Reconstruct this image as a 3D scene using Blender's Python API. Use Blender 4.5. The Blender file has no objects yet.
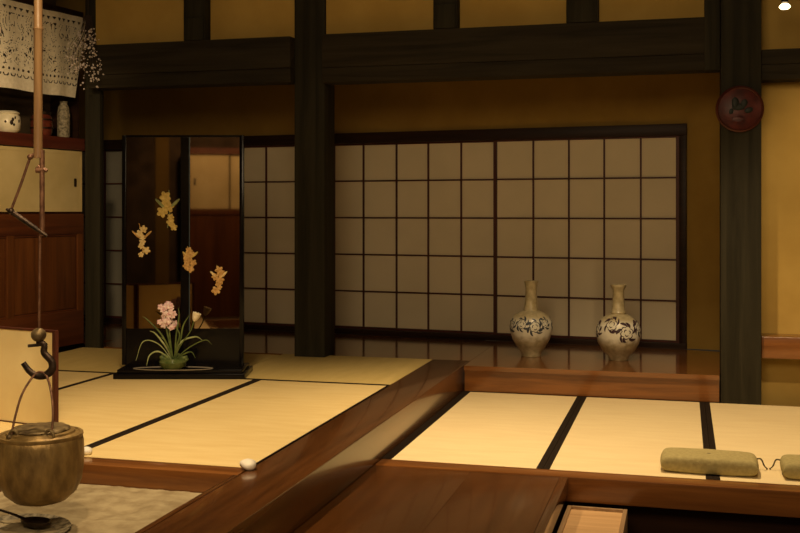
import bpy, bmesh, math, random
from mathutils import Vector, Matrix, noise
C = bpy.context.scene.collection
R = random.Random(7)
PI = math.pi
YAW = 0.262            # camera turned this far left of the depth axis
LOW = -0.19            # level of the sunken tatami bay

# ------------------------------------------------------------------ materials
def newmat(name):
    m = bpy.data.materials.new(name); m.use_nodes = True
    nt = m.node_tree; b = nt.nodes['Principled BSDF']
    return m, nt, b
def ramp(nt, stops):
    r = nt.nodes.new('ShaderNodeValToRGB')
    el = r.color_ramp.elements
    while len(el) > 1: el.remove(el[-1])
    el[0].position = stops[0][0]; el[0].color = (*stops[0][1], 1)
    for p, c in stops[1:]:
        e = el.new(p); e.color = (*c, 1)
    return r
def coords(nt, scale, rot=(0, 0, 0), kind='Object'):
    tc = nt.nodes.new('ShaderNodeTexCoord'); mp = nt.nodes.new('ShaderNodeMapping')
    mp.inputs['Scale'].default_value = scale; mp.inputs['Rotation'].default_value = rot
    nt.links.new(tc.outputs[kind], mp.inputs['Vector'])
    return mp
def noisy(name, c1, c2, scale=(6, 6, 6), rough=.6, detail=5, bump=.0, spec=.3, metallic=0, lo=.35, hi=.65, coat=0, dist=0, bscale=None):
    m, nt, b = newmat(name)
    mp = coords(nt, scale)
    n = nt.nodes.new('ShaderNodeTexNoise'); n.inputs['Scale'].default_value = 1; n.inputs['Detail'].default_value = detail
    n.inputs['Distortion'].default_value = dist
    nt.links.new(mp.outputs[0], n.inputs['Vector'])
    r = ramp(nt, [(lo, c1), (hi, c2)])
    nt.links.new(n.outputs['Fac'], r.inputs[0]); nt.links.new(r.outputs[0], b.inputs['Base Color'])
    b.inputs['Roughness'].default_value = rough; b.inputs['Specular IOR Level'].default_value = spec
    b.inputs['Metallic'].default_value = metallic; b.inputs['Coat Weight'].default_value = coat
    b.inputs['Coat Roughness'].default_value = .12
    if bump:
        bp = nt.nodes.new('ShaderNodeBump'); bp.inputs['Strength'].default_value = bump; bp.inputs['Distance'].default_value = .01
        nt.links.new(n.outputs['Fac'], bp.inputs['Height']); nt.links.new(bp.outputs[0], b.inputs['Normal'])
    return m
def wood(name, c1, c2, axis='X', rough=.35, coat=.0, grain=1.0, bump=.08):
    long, cross = .9, 16
    sc = {'X': (long, cross, cross), 'Y': (cross, long, cross), 'Z': (cross, cross, long)}[axis]
    m, nt, b = newmat(name)
    mp = coords(nt, sc)
    n = nt.nodes.new('ShaderNodeTexNoise'); n.inputs['Scale'].default_value = grain; n.inputs['Detail'].default_value = 7
    n.inputs['Roughness'].default_value = .62; n.inputs['Distortion'].default_value = .7
    nt.links.new(mp.outputs[0], n.inputs['Vector'])
    mid = tuple((a + d) / 2 for a, d in zip(c1, c2))
    r = ramp(nt, [(.3, c1), (.5, mid), (.72, c2)])
    nt.links.new(n.outputs['Fac'], r.inputs[0]); nt.links.new(r.outputs[0], b.inputs['Base Color'])
    b.inputs['Roughness'].default_value = rough; b.inputs['Coat Weight'].default_value = coat
    b.inputs['Coat Roughness'].default_value = .1; b.inputs['Specular IOR Level'].default_value = .4
    bp = nt.nodes.new('ShaderNodeBump'); bp.inputs['Strength'].default_value = bump; bp.inputs['Distance'].default_value = .004
    nt.links.new(n.outputs['Fac'], bp.inputs['Height']); nt.links.new(bp.outputs[0], b.inputs['Normal'])
    return m
def plain(name, c, rough=.5, metallic=0, spec=.4, emit=0):
    m, nt, b = newmat(name)
    n = nt.nodes.new('ShaderNodeTexNoise'); n.inputs['Scale'].default_value = 14
    r = ramp(nt, [(.3, tuple(x * .86 for x in c)), (.7, tuple(min(1, x * 1.1) for x in c))])
    tc = nt.nodes.new('ShaderNodeTexCoord'); nt.links.new(tc.outputs['Object'], n.inputs['Vector'])
    nt.links.new(n.outputs['Fac'], r.inputs[0]); nt.links.new(r.outputs[0], b.inputs['Base Color'])
    b.inputs['Roughness'].default_value = rough; b.inputs['Metallic'].default_value = metallic
    b.inputs['Specular IOR Level'].default_value = spec
    if emit:
        b.inputs['Emission Color'].default_value = (*c, 1); b.inputs['Emission Strength'].default_value = emit
    return m
def tatami(name, c1, c2, across='Y'):
    m, nt, b = newmat(name)
    mp = coords(nt, (1, 1, 1))
    w = nt.nodes.new('ShaderNodeTexWave'); w.bands_direction = across; w.inputs['Scale'].default_value = 55
    w.inputs['Distortion'].default_value = .6; w.inputs['Detail'].default_value = 2
    nt.links.new(mp.outputs[0], w.inputs['Vector'])
    n = nt.nodes.new('ShaderNodeTexNoise'); n.inputs['Scale'].default_value = 3.2; n.inputs['Detail'].default_value = 6
    mp2 = coords(nt, (1, 5, 1) if across == 'Y' else (5, 1, 1)); nt.links.new(mp2.outputs[0], n.inputs['Vector'])
    r = ramp(nt, [(.3, c1), (.7, c2)]); nt.links.new(n.outputs['Fac'], r.inputs[0])
    mx = nt.nodes.new('ShaderNodeMixRGB'); mx.blend_type = 'MULTIPLY'; mx.inputs[0].default_value = .16
    nt.links.new(r.outputs[0], mx.inputs[1]); nt.links.new(w.outputs['Color'], mx.inputs[2])
    nt.links.new(mx.outputs[0], b.inputs['Base Color'])
    b.inputs['Roughness'].default_value = .62; b.inputs['Specular IOR Level'].default_value = .22
    bp = nt.nodes.new('ShaderNodeBump'); bp.inputs['Strength'].default_value = .25; bp.inputs['Distance'].default_value = .002
    nt.links.new(w.outputs['Fac'], bp.inputs['Height']); nt.links.new(bp.outputs[0], b.inputs['Normal'])
    return m

M = {}
M['red_wood_x'] = wood('polished red brown wood x', (.12, .040, .009), (.30, .115, .027), 'X', .28, .45, 1.1)
M['red_wood_y'] = wood('polished red brown wood y', (.055, .020, .006), (.15, .055, .015), 'Y', .22, .5)
M['plank'] = wood('glossy veranda board', (.11, .040, .010), (.24, .092, .024), 'X', .14, .6)
M['board'] = wood('wide floorboard', (.07, .023, .005), (.14, .050, .011), 'Y', .25, .4, .8)
M['dark_beam_x'] = wood('smoked timber x', (.019, .015, .009), (.050, .040, .024), 'X', .7, 0, 1, .25)
M['dark_beam_z'] = wood('smoked timber z', (.017, .015, .009), (.042, .037, .022), 'Z', .7, 0, .9, .25)
M['lattice'] = wood('dark red lattice wood', (.045, .009, .006), (.10, .020, .011), 'Z', .5)
M['sill'] = wood('dark sill wood', (.016, .008, .005), (.040, .018, .009), 'X', .4)
M['cab_z'] = wood('cabinet wood z', (.08, .024, .006), (.19, .062, .014), 'Z', .4, .15)
M['cab_y'] = wood('cabinet wood y', (.07, .018, .006), (.16, .045, .012), 'Y', .4, .15)
M['shelf'] = wood('shelf wood', (.07, .015, .008), (.16, .035, .018), 'Y', .4, .1)
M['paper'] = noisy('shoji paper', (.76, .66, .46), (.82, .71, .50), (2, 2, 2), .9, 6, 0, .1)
M['paper_painted_shade'] = noisy('shade-painted shoji paper', (.26, .25, .20), (.32, .30, .24), (2, 2, 2), .9, 6, 0, .1)  # same shoji paper, shade of the leftmost screen painted into the colour
M['door_paper'] = noisy('buff door paper', (.60, .47, .21), (.70, .56, .27), (3, 3, 3), .9, 4, 0, .1)
M['screen_paper'] = noisy('cream screen paper', (.82, .68, .38), (.90, .78, .46), (4, 4, 4), .85, 4, 0, .1)
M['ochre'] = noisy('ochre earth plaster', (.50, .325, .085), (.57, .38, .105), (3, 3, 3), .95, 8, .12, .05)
M['ochre_painted_shade'] = noisy('shade-painted ochre plaster', (.32, .195, .045), (.37, .23, .055), (4, 4, 4), .95, 8, .12, .05)  # same ochre plaster, darkened to put the beam's shade into its colour
M['dark_plaster'] = noisy('dark plaster', (.05, .035, .02), (.09, .06, .035), (5, 5, 5), .95, 6, .1, .05)
M['ceiling'] = wood('ceiling boards', (.05, .03, .015), (.1, .06, .03), 'X', .7)
M['earth'] = noisy('earth floor', (.06, .04, .025), (.10, .07, .045), (5, 5, 5), .9, 8, .3, .1)
for k_ in ('dark_beam_x', 'dark_beam_z', 'sill'):
    M[k_].node_tree.nodes['Principled BSDF'].inputs['Specular IOR Level'].default_value = .12
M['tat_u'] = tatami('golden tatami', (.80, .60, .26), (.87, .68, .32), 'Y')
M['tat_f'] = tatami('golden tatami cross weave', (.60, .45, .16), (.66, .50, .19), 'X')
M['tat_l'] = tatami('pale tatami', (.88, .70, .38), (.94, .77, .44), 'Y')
M['heri'] = noisy('black brown border cloth', (.014, .009, .006), (.028, .019, .012), (90, 90, 90), .9, 5, 0, .08)
M['ash'] = noisy('raked ash', (.27, .21, .12), (.40, .33, .20), (14, 14, 14), .95, 10, .9, .05)
M['lacquer'] = plain('black lacquer', (.006, .005, .005), .16, 0, .15)
def mirror():
    m, nt, b = newmat('mirror polished black lacquer')
    n = nt.nodes.new('ShaderNodeTexNoise'); n.inputs['Scale'].default_value = 2
    r = ramp(nt, [(.3, (.22, .17, .135)), (.7, (.25, .20, .16))])
    nt.links.new(n.outputs['Fac'], r.inputs[0]); nt.links.new(r.outputs[0], b.inputs['Base Color'])
    b.inputs['Metallic'].default_value = 1; b.inputs['Roughness'].default_value = .03
    return m
M['mirror'] = mirror()
M['seam'] = plain('blue grey metal seam', (.10, .14, .18), .3, .6)
M['bronze'] = noisy('aged bronze', (.19, .12, .043), (.35, .23, .08), (26, 26, 12), .46, 12, .6, .5, .5)
M['bronze_dark'] = noisy('crusted bronze', (.09, .06, .03), (.26, .19, .09), (22, 22, 22), .55, 8, .6, .4, .6)
M['iron'] = noisy('black iron', (.02, .014, .010), (.07, .045, .03), (30, 30, 30), .45, 6, .4, .5, .7)
M['rust_iron'] = noisy('brown iron', (.10, .045, .025), (.2, .10, .055), (30, 30, 30), .5, 6, .3, .4, .4)
M['bamboo'] = noisy('smoked bamboo', (.15, .08, .035), (.30, .18, .08), (30, 30, 2), .4, 4, .1, .4)
M['white'] = plain('white stone', (.85, .80, .68), .6)
M['olive'] = noisy('olive cushion cloth', (.36, .30, .13), (.44, .37, .17), (60, 60, 60), .9, 4, .3, .05)
M['olive_dark'] = plain('dark olive cord', (.12, .10, .05), .9)
M['tray'] = wood('pale box wood', (.48, .28, .12), (.66, .42, .20), 'X', .5, .1, 1.4)
M['tray_rim'] = wood('worn box rim', (.25, .15, .07), (.42, .27, .14), 'Y', .45, .1)
M['disc_red'] = noisy('red lacquered disc', (.05, .010, .008), (.12, .020, .014), (12, 12, 12), .4, 6, .3)
M['disc_green'] = noisy('green black paint', (.008, .012, .009), (.016, .020, .014), (12, 12, 12), .5)
M['leaf'] = noisy('green leaf', (.05, .08, .02), (.15, .19, .05), (20, 20, 20), .5)
M['leaf_pale'] = noisy('pale leaf', (.25, .30, .12), (.42, .46, .22), (20, 20, 20), .5)
M['pink'] = noisy('pink white petals', (.72, .40, .44), (.95, .84, .78), (60, 60, 60), .7)
M['cream'] = noisy('cream petals', (.80, .68, .42), (.95, .86, .66), (40, 40, 40), .7)
M['gold'] = noisy('gold petals', (.62, .44, .10), (.85, .66, .24), (50, 50, 50), .5)
M['palegold'] = noisy('pale gold petals', (.80, .58, .22), (.95, .78, .42), (50, 50, 50), .5)
M['amber'] = noisy('amber petals', (.50, .26, .07), (.80, .52, .20), (60, 60, 60), .5)
M['glaze_green'] = noisy('green glass', (.05, .08, .02), (.12, .15, .05), (20, 20, 20), .15)
M['porcelain'] = noisy('white cup glaze', (.70, .62, .42), (.82, .74, .54), (20, 20, 20), .3)
M['red_jar'] = noisy('red brown jar', (.09, .018, .010), (.16, .035, .018), (20, 20, 20), .3)
M['mottled'] = noisy('mottled stoneware', (.12, .10, .06), (.42, .36, .24), (45, 45, 45), .6, 5, .3)
M['moss'] = noisy('moss green basket', (.06, .07, .03), (.16, .15, .07), (60, 60, 60), .8, 5, .4)
M['blossom'] = plain('white blossom', (.80, .70, .64), .8)
M['twig'] = plain('dark twig', (.04, .025, .018), .8)
M['lace'] = noisy('cut paper cloth', (.76, .68, .50), (.88, .80, .62), (30, 30, 30), .9, 5, .2, .05)
M['lamp'] = plain('lit bulb', (1, .78, .45), .5, emit=7)
M['ringdish'] = plain('dim glazed rim', (.30, .26, .20), .3)
M['ink'] = plain('dark ink', (.03, .03, .045), .35)
def vase_mat(seed, ink):
    m, nt, b = newmat('painted vase glaze %d' % seed)
    mp = coords(nt, (1, 1, 1)); mp.inputs['Location'].default_value = (0, 0, 0)
    n0 = nt.nodes.new('ShaderNodeTexNoise'); n0.inputs['Scale'].default_value = 25; n0.inputs['Detail'].default_value = 6
    nt.links.new(mp.outputs[0], n0.inputs['Vector'])
    base = ramp(nt, [(.35, (.34, .28, .15)), (.65, (.50, .42, .25))]); nt.links.new(n0.outputs['Fac'], base.inputs[0])
    sep = nt.nodes.new('ShaderNodeSeparateXYZ'); tc = nt.nodes.new('ShaderNodeTexCoord')
    nt.links.new(tc.outputs['Object'], sep.inputs[0])
    zr = ramp(nt, [(.15, (0, 0, 0)), (.20, (.75, .75, .75)), (.30, (.75, .75, .75)), (.345, (0, 0, 0))])
    ad = nt.nodes.new('ShaderNodeMath'); ad.operation = 'MULTIPLY_ADD'; ad.inputs[1].default_value = .05
    nt.links.new(n0.outputs['Fac'], ad.inputs[0]); nt.links.new(sep.outputs['Z'], ad.inputs[2]); nt.links.new(ad.outputs[0], zr.inputs[0])
    slip = nt.nodes.new('ShaderNodeMixRGB'); slip.inputs[2].default_value = (.80, .78, .66, 1)
    nt.links.new(zr.outputs[0], slip.inputs[0]); nt.links.new(base.outputs[0], slip.inputs[1])
    nt.links.new(slip.outputs[0], b.inputs['Base Color'])
    b.inputs['Roughness'].default_value = .32
    return m

# ------------------------------------------------------------------ geometry helpers
def box(bm, x0, x1, y0, y1, z0, z1, bev=0.0):
    vs = [bm.verts.new((x, y, z)) for x in (x0, x1) for y in (y0, y1) for z in (z0, z1)]
    idx = [(0, 1, 3, 2), (4, 6, 7, 5), (0, 4, 5, 1), (2, 3, 7, 6), (0, 2, 6, 4), (1, 5, 7, 3)]
    fs = [bm.faces.new([vs[i] for i in f]) for f in idx]
    if bev:
        es = list({e for f in fs for e in f.edges})
        bmesh.ops.bevel(bm, geom=es, offset=bev, segments=2, profile=.6, affect='EDGES')
def lathe(bm, prof, seg=40, c=(0, 0, 0)):
    rings = []
    for r, z in prof:
        if r < 1e-5: rings.append([bm.verts.new((c[0], c[1], c[2] + z))])
        else: rings.append([bm.verts.new((c[0] + r * math.cos(2 * PI * i / seg), c[1] + r * math.sin(2 * PI * i / seg), c[2] + z)) for i in range(seg)])
    for a, b in zip(rings, rings[1:]):
        for i in range(seg):
            j = (i + 1) % seg
            if len(a) == 1: bm.faces.new((a[0], b[j], b[i]))
            elif len(b) == 1: bm.faces.new((a[i], a[j], b[0]))
            else: bm.faces.new((a[i], a[j], b[j], b[i]))
def tube(bm, pts, rad, seg=10, flat=1.0):
    pts = [Vector(p) for p in pts]; n = len(pts)
    rads = rad if isinstance(rad, (list, tuple)) else [rad] * n
    rings = []; up = None
    for i, p in enumerate(pts):
        t = (pts[min(i + 1, n - 1)] - pts[max(i - 1, 0)]).normalized()
        if up is None:
            up = Vector((0, 1, 0)) if abs(t.y) < .9 else Vector((1, 0, 0))
        a = t.cross(up).normalized(); b = a.cross(t).normalized(); up = b
        rings.append([bm.verts.new(p + (a * math.cos(2 * PI * k / seg) + b * math.sin(2 * PI * k / seg) * flat) * rads[i]) for k in range(seg)])
    for a, b in zip(rings, rings[1:]):
        for k in range(seg):
            bm.faces.new((a[k], a[(k + 1) % seg], b[(k + 1) % seg], b[k]))
    bm.faces.new(rings[0][::-1]); bm.faces.new(rings[-1])
def smooth_path(pts, n=6):
    out = []; P = [Vector(p) for p in pts]
    P = [P[0] * 2 - P[1]] + P + [P[-1] * 2 - P[-2]]
    for i in range(1, len(P) - 2):
        for k in range(n):
            t = k / n
            out.append(.5 * ((2 * P[i]) + (P[i + 1] - P[i - 1]) * t + (2 * P[i - 1] - 5 * P[i] + 4 * P[i + 1] - P[i + 2]) * t * t + (3 * P[i] - P[i - 1] - 3 * P[i + 1] + P[i + 2]) * t ** 3))
    out.append(P[-2]); return out
def obj(name, bm, m, parent=None, smooth=False):
    bmesh.ops.recalc_face_normals(bm, faces=bm.faces)
    me = bpy.data.meshes.new(name); bm.to_mesh(me); bm.free(); me.materials.append(m)
    if smooth:
        for p in me.polygons: p.use_smooth = True
        try: me.set_sharp_from_angle(angle=math.radians(40))
        except Exception: pass
    o = bpy.data.objects.new(name, me); C.objects.link(o); o.parent = parent
    return o
def bx(name, dims, m, parent=None, bev=0.0):
    bm = bmesh.new()
    for d in (dims if isinstance(dims[0], (tuple, list)) else [dims]): box(bm, *d, bev)
    return obj(name, bm, m, parent, smooth=bev > 0)
def empty(name, loc=(0, 0, 0), rz=0):
    o = bpy.data.objects.new(name, None); C.objects.link(o); o.location = loc; o.rotation_euler = (0, 0, rz)
    o.empty_display_size = .05
    return o
def tag(o, label, cat, group=None):
    o['label'] = label; o['category'] = cat
    if group: o['group'] = group
    return o
def struct(o, label=None):
    o['kind'] = 'structure'
    if label: o['label'] = label
    return o

# ------------------------------------------------------------------ room shell
struct(bx('floor', (-6.8, 3.4, -2.8, 11, -.75, -.62), M['earth']), 'dark earth floor at the lowest level')
struct(bx('floor', [(-6.8, -1.87, 4.25, 10.2, -.62, -.052), (-6.8, -2.97, 2.4, 4.25, -.62, -.052), (-2.97, -1.87, 2.4, 3.1, -.62, -.052)], M['sill']), 'dark timber underfloor of the raised room')
struct(bx('floor', [(-1.565, 3.3, 5.47, 7.64, -.62, LOW - .045)], M['sill']), 'dark timber underfloor of the sunken bay')
struct(bx('ceiling', (-6.8, 3.4, -2.8, 11, 3.42, 3.5), M['ceiling']), 'dark board ceiling')
struct(bx('wall_right', (3.3, 3.4, -2.8, 11, -.62, 3.42), M['ochre']), 'ochre plaster right wall')
struct(bx('wall_rear', (-6.8, 3.4, -2.8, -2.7, -.62, 3.42), M['dark_plaster']), 'dark rear wall')

# back wall, turned slightly against the pillar line
BA = -math.atan(.105)
BACK = (0, 9.08, 0)
w = empty('wall_back', BACK, BA); struct(w, 'shade-painted ochre plaster wall around the paper screens')
bx('plaster', [(-6.6, 3.3, .0, .08, 1.863, 3.42), (.02, 3.3, .0, .08, 0, 1.863)], M['ochre_painted_shade'], w)
t = empty('trim_1', BACK, BA); struct(t, 'dark lintel and sill holding the paper screens')
bx('lintel', (-6.6, .032, -.05, .06, 1.768, 1.865), M['sill'], t, .004)
bx('sill', (-6.6, .032, -.055, .06, 0, .045), M['sill'], t, .004)
bx('jamb', (-.028, .03, -.045, .06, .045, 1.768), M['sill'], t, .003)

def shoji(n, xs0, xs1, cols, dy, label, stile_l=.03, stile_r=.03, pm='paper'):
    d = empty('door_%d' % n, BACK, BA); struct(d, label)
    z0, z1 = .045, 1.768
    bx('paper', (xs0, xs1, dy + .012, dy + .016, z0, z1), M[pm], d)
    bx('frame', [(xs0, xs0 + stile_l, dy - .012, dy + .02, z0, z1), (xs1 - stile_r, xs1, dy - .012, dy + .02, z0, z1),
                 (xs0 + stile_l, xs1 - stile_r, dy - .012, dy + .011, z0, z0 + .018), (xs0 + stile_l, xs1 - stile_r, dy - .012, dy + .011, z1 - .014, z1)], M['lattice'], d)
    bars = []
    for c in cols: bars.append((c - .007, c + .007, dy - .006, dy + .011, z0, z1))
    for k in range(1, 5):
        z = z0 + .005 + (z1 - z0 - .01) * k / 5
        bars.append((xs0 + stile_l, xs1 - stile_r, dy - .0055, dy + .0105, z - .0065, z + .0065))
    bx('lattice', bars, M['lattice'], d)
shoji(1, -1.63, -.028, [-1.272, -.958, -.654, -.347], 0, 'rightmost paper sliding screen, behind the two vases')
shoji(2, -3.22, -1.575, [-2.897, -2.567, -2.257, -1.943], .034, 'paper sliding screen just right of the middle pillar', .03, .035)
shoji(3, -4.84, -3.24, [-4.54, -4.22, -3.9, -3.57], 0, 'paper sliding screen between lacquer stand and middle pillar')
shoji(4, -6.45, -4.80, [-6.1, -5.79, -5.46, -5.13], .034, 'paper sliding screen left of the lacquer stand', pm='paper_painted_shade')

# veranda boards (plank floor in front of the screens)
p = empty('veranda_plank', (0, 0, 0)); tag(p, 'glossy red-brown wooden step board running under the two vases', 'wooden step')
def prism(name, poly, z0, z1, m, parent=None):
    bm = bmesh.new(); a = [bm.verts.new((x, y, z0)) for x, y in poly]; b_ = [bm.verts.new((x, y, z1)) for x, y in poly]
    bm.faces.new(a); bm.faces.new(b_)
    for i in range(len(poly)): j = (i + 1) % len(poly); bm.faces.new((a[i], a[j], b_[j], b_[i]))
    return obj(name, bm, m, parent)
def bk(x): return 9.08 - .105 * x - .062
prism('top_board', [(-1.565, 7.66), (.243, 7.66), (.243, 7.925), (.45, 7.925), (.45, 8.9), (0, bk(0)), (-1.565, bk(-1.565))], -.035, 0, M['plank'], p)
bx('front_board', (-1.565, .243, 7.685, 7.72, LOW, -.036), M['red_wood_x'], p)
p = tag(prism('veranda_board', [(-4.86, 7.93), (-1.57, 7.93), (-1.57, bk(-1.57)), (-6.2, bk(-6.2)), (-6.2, 8.35), (-4.86, 8.35)], -.045, -.002, M['plank']),
        'dim glossy floorboard strip between far tatami and paper screens', 'floorboard')

# pillars
def pillar(x0, x1, y0, y1, z0, label):
    o = empty('wooden_pillar', ((x0 + x1) / 2, (y0 + y1) / 2, z0))
    a, b = (x1 - x0) / 2, (y1 - y0) / 2
    bm = bmesh.new(); box(bm, -a, a, -b, b, 0, 3.42 - z0, .008)
    me = obj('wooden_pillar', bm, M['dark_beam_z'], None, True); me.location = o.location
    bpy.data.objects.remove(o); return tag(me, label, 'pillar')
pillar(-2.952, -2.700, 7.80, 8.05, -.05, 'thick dark square pillar in the middle, right of the lacquer stand')
pillar(.252, .520, 7.655, 7.90, LOW - .045, 'thick dark square pillar at right bearing the round red disc')
pillar(-4.84, -4.70, 7.86, 7.925, -.05, 'slim dark corner post beside the wall cupboards')

# beams
def beam(x0, x1, y0, y1, z0, z1, label, split=.30):
    o = empty('wooden_beam', ((x0 + x1) / 2, y0, z0)); tag(o, label, 'beam')
    a = (x1 - x0) / 2; h = z1 - z0
    bx('lower_timber', (-a, a, .003, y1 - y0, 0, h * split), M['dark_beam_x'], o, .006)
    bx('upper_timber', (-a, a, 0, y1 - y0, h * split + .0015, h), M['dark_beam_x'], o, .008)
beam(-2.697, .250, 7.72, 7.92, 2.135, 2.508, 'long dark beam between the middle pillar and the right pillar')
beam(-4.72, -2.955, 7.72, 7.92, 2.15, 2.505, 'dark beam left of the middle pillar above the lacquer stand')
beam(.523, 3.3, 7.70, 7.90, 2.05, 2.26, 'short dark beam right of the disc pillar', .5)
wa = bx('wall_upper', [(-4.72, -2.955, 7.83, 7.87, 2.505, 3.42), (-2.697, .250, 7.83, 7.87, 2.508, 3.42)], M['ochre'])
struct(wa, 'lit ochre plaster panels above the long beam')
for x0, x1, zb, lab in ((-3.87, -3.68, 2.507, 'short dark strut above the beam left of middle pillar'),
                    (-1.815, -1.63, 2.51, 'short dark strut nearest the middle pillar on its right, above the beam'),
                    (-.822, -.593, 2.51, 'short dark strut in the centre of the right bay, above the beam')):
    z = zb; bm = bmesh.new(); box(bm, -(x1 - x0) / 2, (x1 - x0) / 2, -.05, .05, 0, 3.42 - z, .004)
    box(bm, -(x1 - x0) / 2 + .012, (x1 - x0) / 2 - .012, -.062, -.045, .0, .18, .003)
    o = obj('wooden_strut', bm, M['dark_beam_z'], None, True); o.location = ((x0 + x1) / 2, 7.78, z); tag(o, lab, 'strut')
bm = bmesh.new(); box(bm, -.052, .052, .012, .09, 0, 3.42 - 2.13, .005)
o = obj('wooden_strut', bm, M['dark_beam_z'], None, True); o.location = (.196, 7.70, 2.13)
tag(o, 'dark strut set against the left side of the disc pillar', 'strut')

# right of the disc pillar
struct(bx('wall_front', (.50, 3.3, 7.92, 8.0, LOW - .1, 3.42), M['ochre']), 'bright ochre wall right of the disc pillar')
tag(bx('wall_ledge', (.523, 3.29, 7.70, 7.918, .125, .275), M['red_wood_x'], None, .006), 'red-brown wooden ledge on the ochre wall right of the pillar', 'ledge')

# kerb, hearth frame, sunken bay timber
k = tag(bx('floor_kerb', (-1.862, -1.572, 2.4, 7.925, -.62, 0), M['red_wood_y'], None, .006), 'long polished timber kerb edging the raised tatami', 'timber kerb')
fr = empty('hearth_frame', (-2.4, 4.3, 0)); tag(fr, 'polished wooden frame around the sunken ash hearth', 'hearth frame')
bx('frame_bar', (-.555, .53, -.055, .075, -.15, .0), M['red_wood_x'], fr, .005)
bx('frame_bar', (.53 - .02, .536, -1.1, -.056, -.15, .0), M['red_wood_y'], fr, .003)
bx('frame_bar', (-.565, -.49, -1.1, -.056, -.15, .0), M['red_wood_y'], fr, .005)
bx('frame_bar', (-.565, .53, -1.2, -1.101, -.15, .0), M['red_wood_x'], fr, .005)
# ash bed
bm = bmesh.new(); nx = ny = 60; g = []
for i in range(nx + 1):
    row = []
    for j in range(ny + 1):
        x = -2.89 + (2.89 - 1.885) * i / nx; y = 3.2 + 1.04 * j / ny
        e_ = min(1, min(i, j, nx - i, ny - j) / 12); z = -.088 + e_ * .016 * noise.noise(Vector((x * 5, y * 5, 0))) + .006 * noise.noise(Vector((x * 22, y * 22, 3)))
        row.append(bm.verts.new((x, y, z)))
    g.append(row)
for i in range(nx):
    for j in range(ny): bm.faces.new((g[i][j], g[i + 1][j], g[i + 1][j + 1], g[i][j + 1]))
o = obj('hearth_ash', bm, M['ash'], None, True); tag(o, 'pale grey-beige ash bed filling the sunken hearth', 'ash'); o['kind'] = 'stuff'

tag(bx('front_beam', (-1.568, 3.28, 5.335, 5.468, -.315, LOW + .003), M['red_wood_x'], None, .012), 'orange-brown timber edging the front of the sunken tatami bay', 'timber edge')
b = empty('wide_floorboard', (0, 0, 0)); tag(b, 'wide dark red-brown floorboard platform in the foreground', 'floorboard')
for i, (a0, a1) in enumerate(((-1.568, -1.05), (-1.0495, -.60))):
    bx('plank', (a0, a1, 2.6, 5.33, -.25, LOW - .002), M['board'], b, .002)
bx('edge_moulding', (-.598, -.556, 2.6, 5.33, -.27, LOW + .002), M['red_wood_y'], b, .006)
bx('side_board', (-1.56, -.575, 2.6, 5.33, -.61, -.271), M['sill'], b)

# ------------------------------------------------------------------ tatami
def mat(x0, x1, y0, y1, top, m, hl, hr, label, group):
    o = empty('tatami_mat', ((x0 + x1) / 2, (y0 + y1) / 2, top - .045)); tag(o, label, 'tatami mat', group)
    a, b2 = (x1 - x0) / 2, (y1 - y0) / 2
    bx('straw_surface', (-a, a, -b2, b2, 0, .045), m, o, .003)
    if y1 > 7.8: bx('border_cloth', (-a, a, -b2 - .0005, -b2 + .035, .03, .0463), M['heri'], o)
    if hl: bx('border_cloth', (-a - .0005, -a + hl, -b2 - .0005, b2 + .0005, .03, .0465), M['heri'], o)
    if hr: bx('border_cloth', (a - hr, a + .0005, -b2 - .0005, b2 + .0005, .03, .0465), M['heri'], o)
GU = 'tatami mats of the raised room'; GL = 'tatami mats of the sunken bay'
mat(-2.79, -1.866, 4.378, 6.655, 0, M['tat_u'], .035, .008, 'golden tatami mat of the raised room, along the timber kerb behind the hearth', GU)
mat(-3.88, -2.793, 4.378, 6.655, 0, M['tat_u'], .028, .02, 'golden tatami mat of the raised room, directly in front of the lacquer stand', GU)
mat(-4.95, -3.883, 4.378, 6.655, 0, M['tat_u'], 0, .012, 'golden tatami mat behind the low cream screen, nearest the cupboards', GU)
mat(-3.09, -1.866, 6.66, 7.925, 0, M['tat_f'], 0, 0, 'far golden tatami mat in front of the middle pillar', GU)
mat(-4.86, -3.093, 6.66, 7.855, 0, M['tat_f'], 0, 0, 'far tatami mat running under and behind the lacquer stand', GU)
mat(-5.3, -2.97, 2.5, 4.374, 0, M['tat_u'], 0, 0, 'tatami mat left of the hearth under the low cream screen', GU)
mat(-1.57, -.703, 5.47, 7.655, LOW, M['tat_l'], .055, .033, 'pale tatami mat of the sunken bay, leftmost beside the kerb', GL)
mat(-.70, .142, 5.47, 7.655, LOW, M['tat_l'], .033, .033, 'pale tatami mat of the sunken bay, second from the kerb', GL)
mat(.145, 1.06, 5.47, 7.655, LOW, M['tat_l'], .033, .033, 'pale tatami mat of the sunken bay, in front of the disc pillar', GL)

# ------------------------------------------------------------------ left wall with cupboards (wall runs slightly off the depth axis)
LA = -math.atan(.15)                     # local +y runs away along the wall, local x = 0 is the cupboard face
LW = (-5.0 - .15 * 8.2, 0, 0)            # wall line at y = 0
K = math.sqrt(1 + .15 ** 2)              # y -> local y
def ly(y): return y * K
def lempty(name): return empty(name, LW, LA)
w = lempty('wall_left'); struct(w, 'dark plaster wall behind the cupboards')
bx('plaster', (-.42, -.36, -3, ly(8.18), -.6, 3.42), M['dark_plaster'], w)
c = lempty('wall_cupboard'); tag(c, 'red-brown panelled wooden cupboard under the buff sliding doors', 'cupboard')
Y0, Y1 = ly(4.8), ly(8.12)
bx('carcass', (-.35, -.022, Y0, Y1, 0, 1.118), M['cab_y'], c)
bx('top_rail', (-.021, .0, Y0, Y1, .945, 1.118), M['cab_y'], c, .004)
bx('bottom_rail', (-.021, .0, Y0, Y1, .0, .29), M['cab_y'], c, .004)
ys = [8.12, 7.31, 6.50, 5.69, 4.88]
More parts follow.
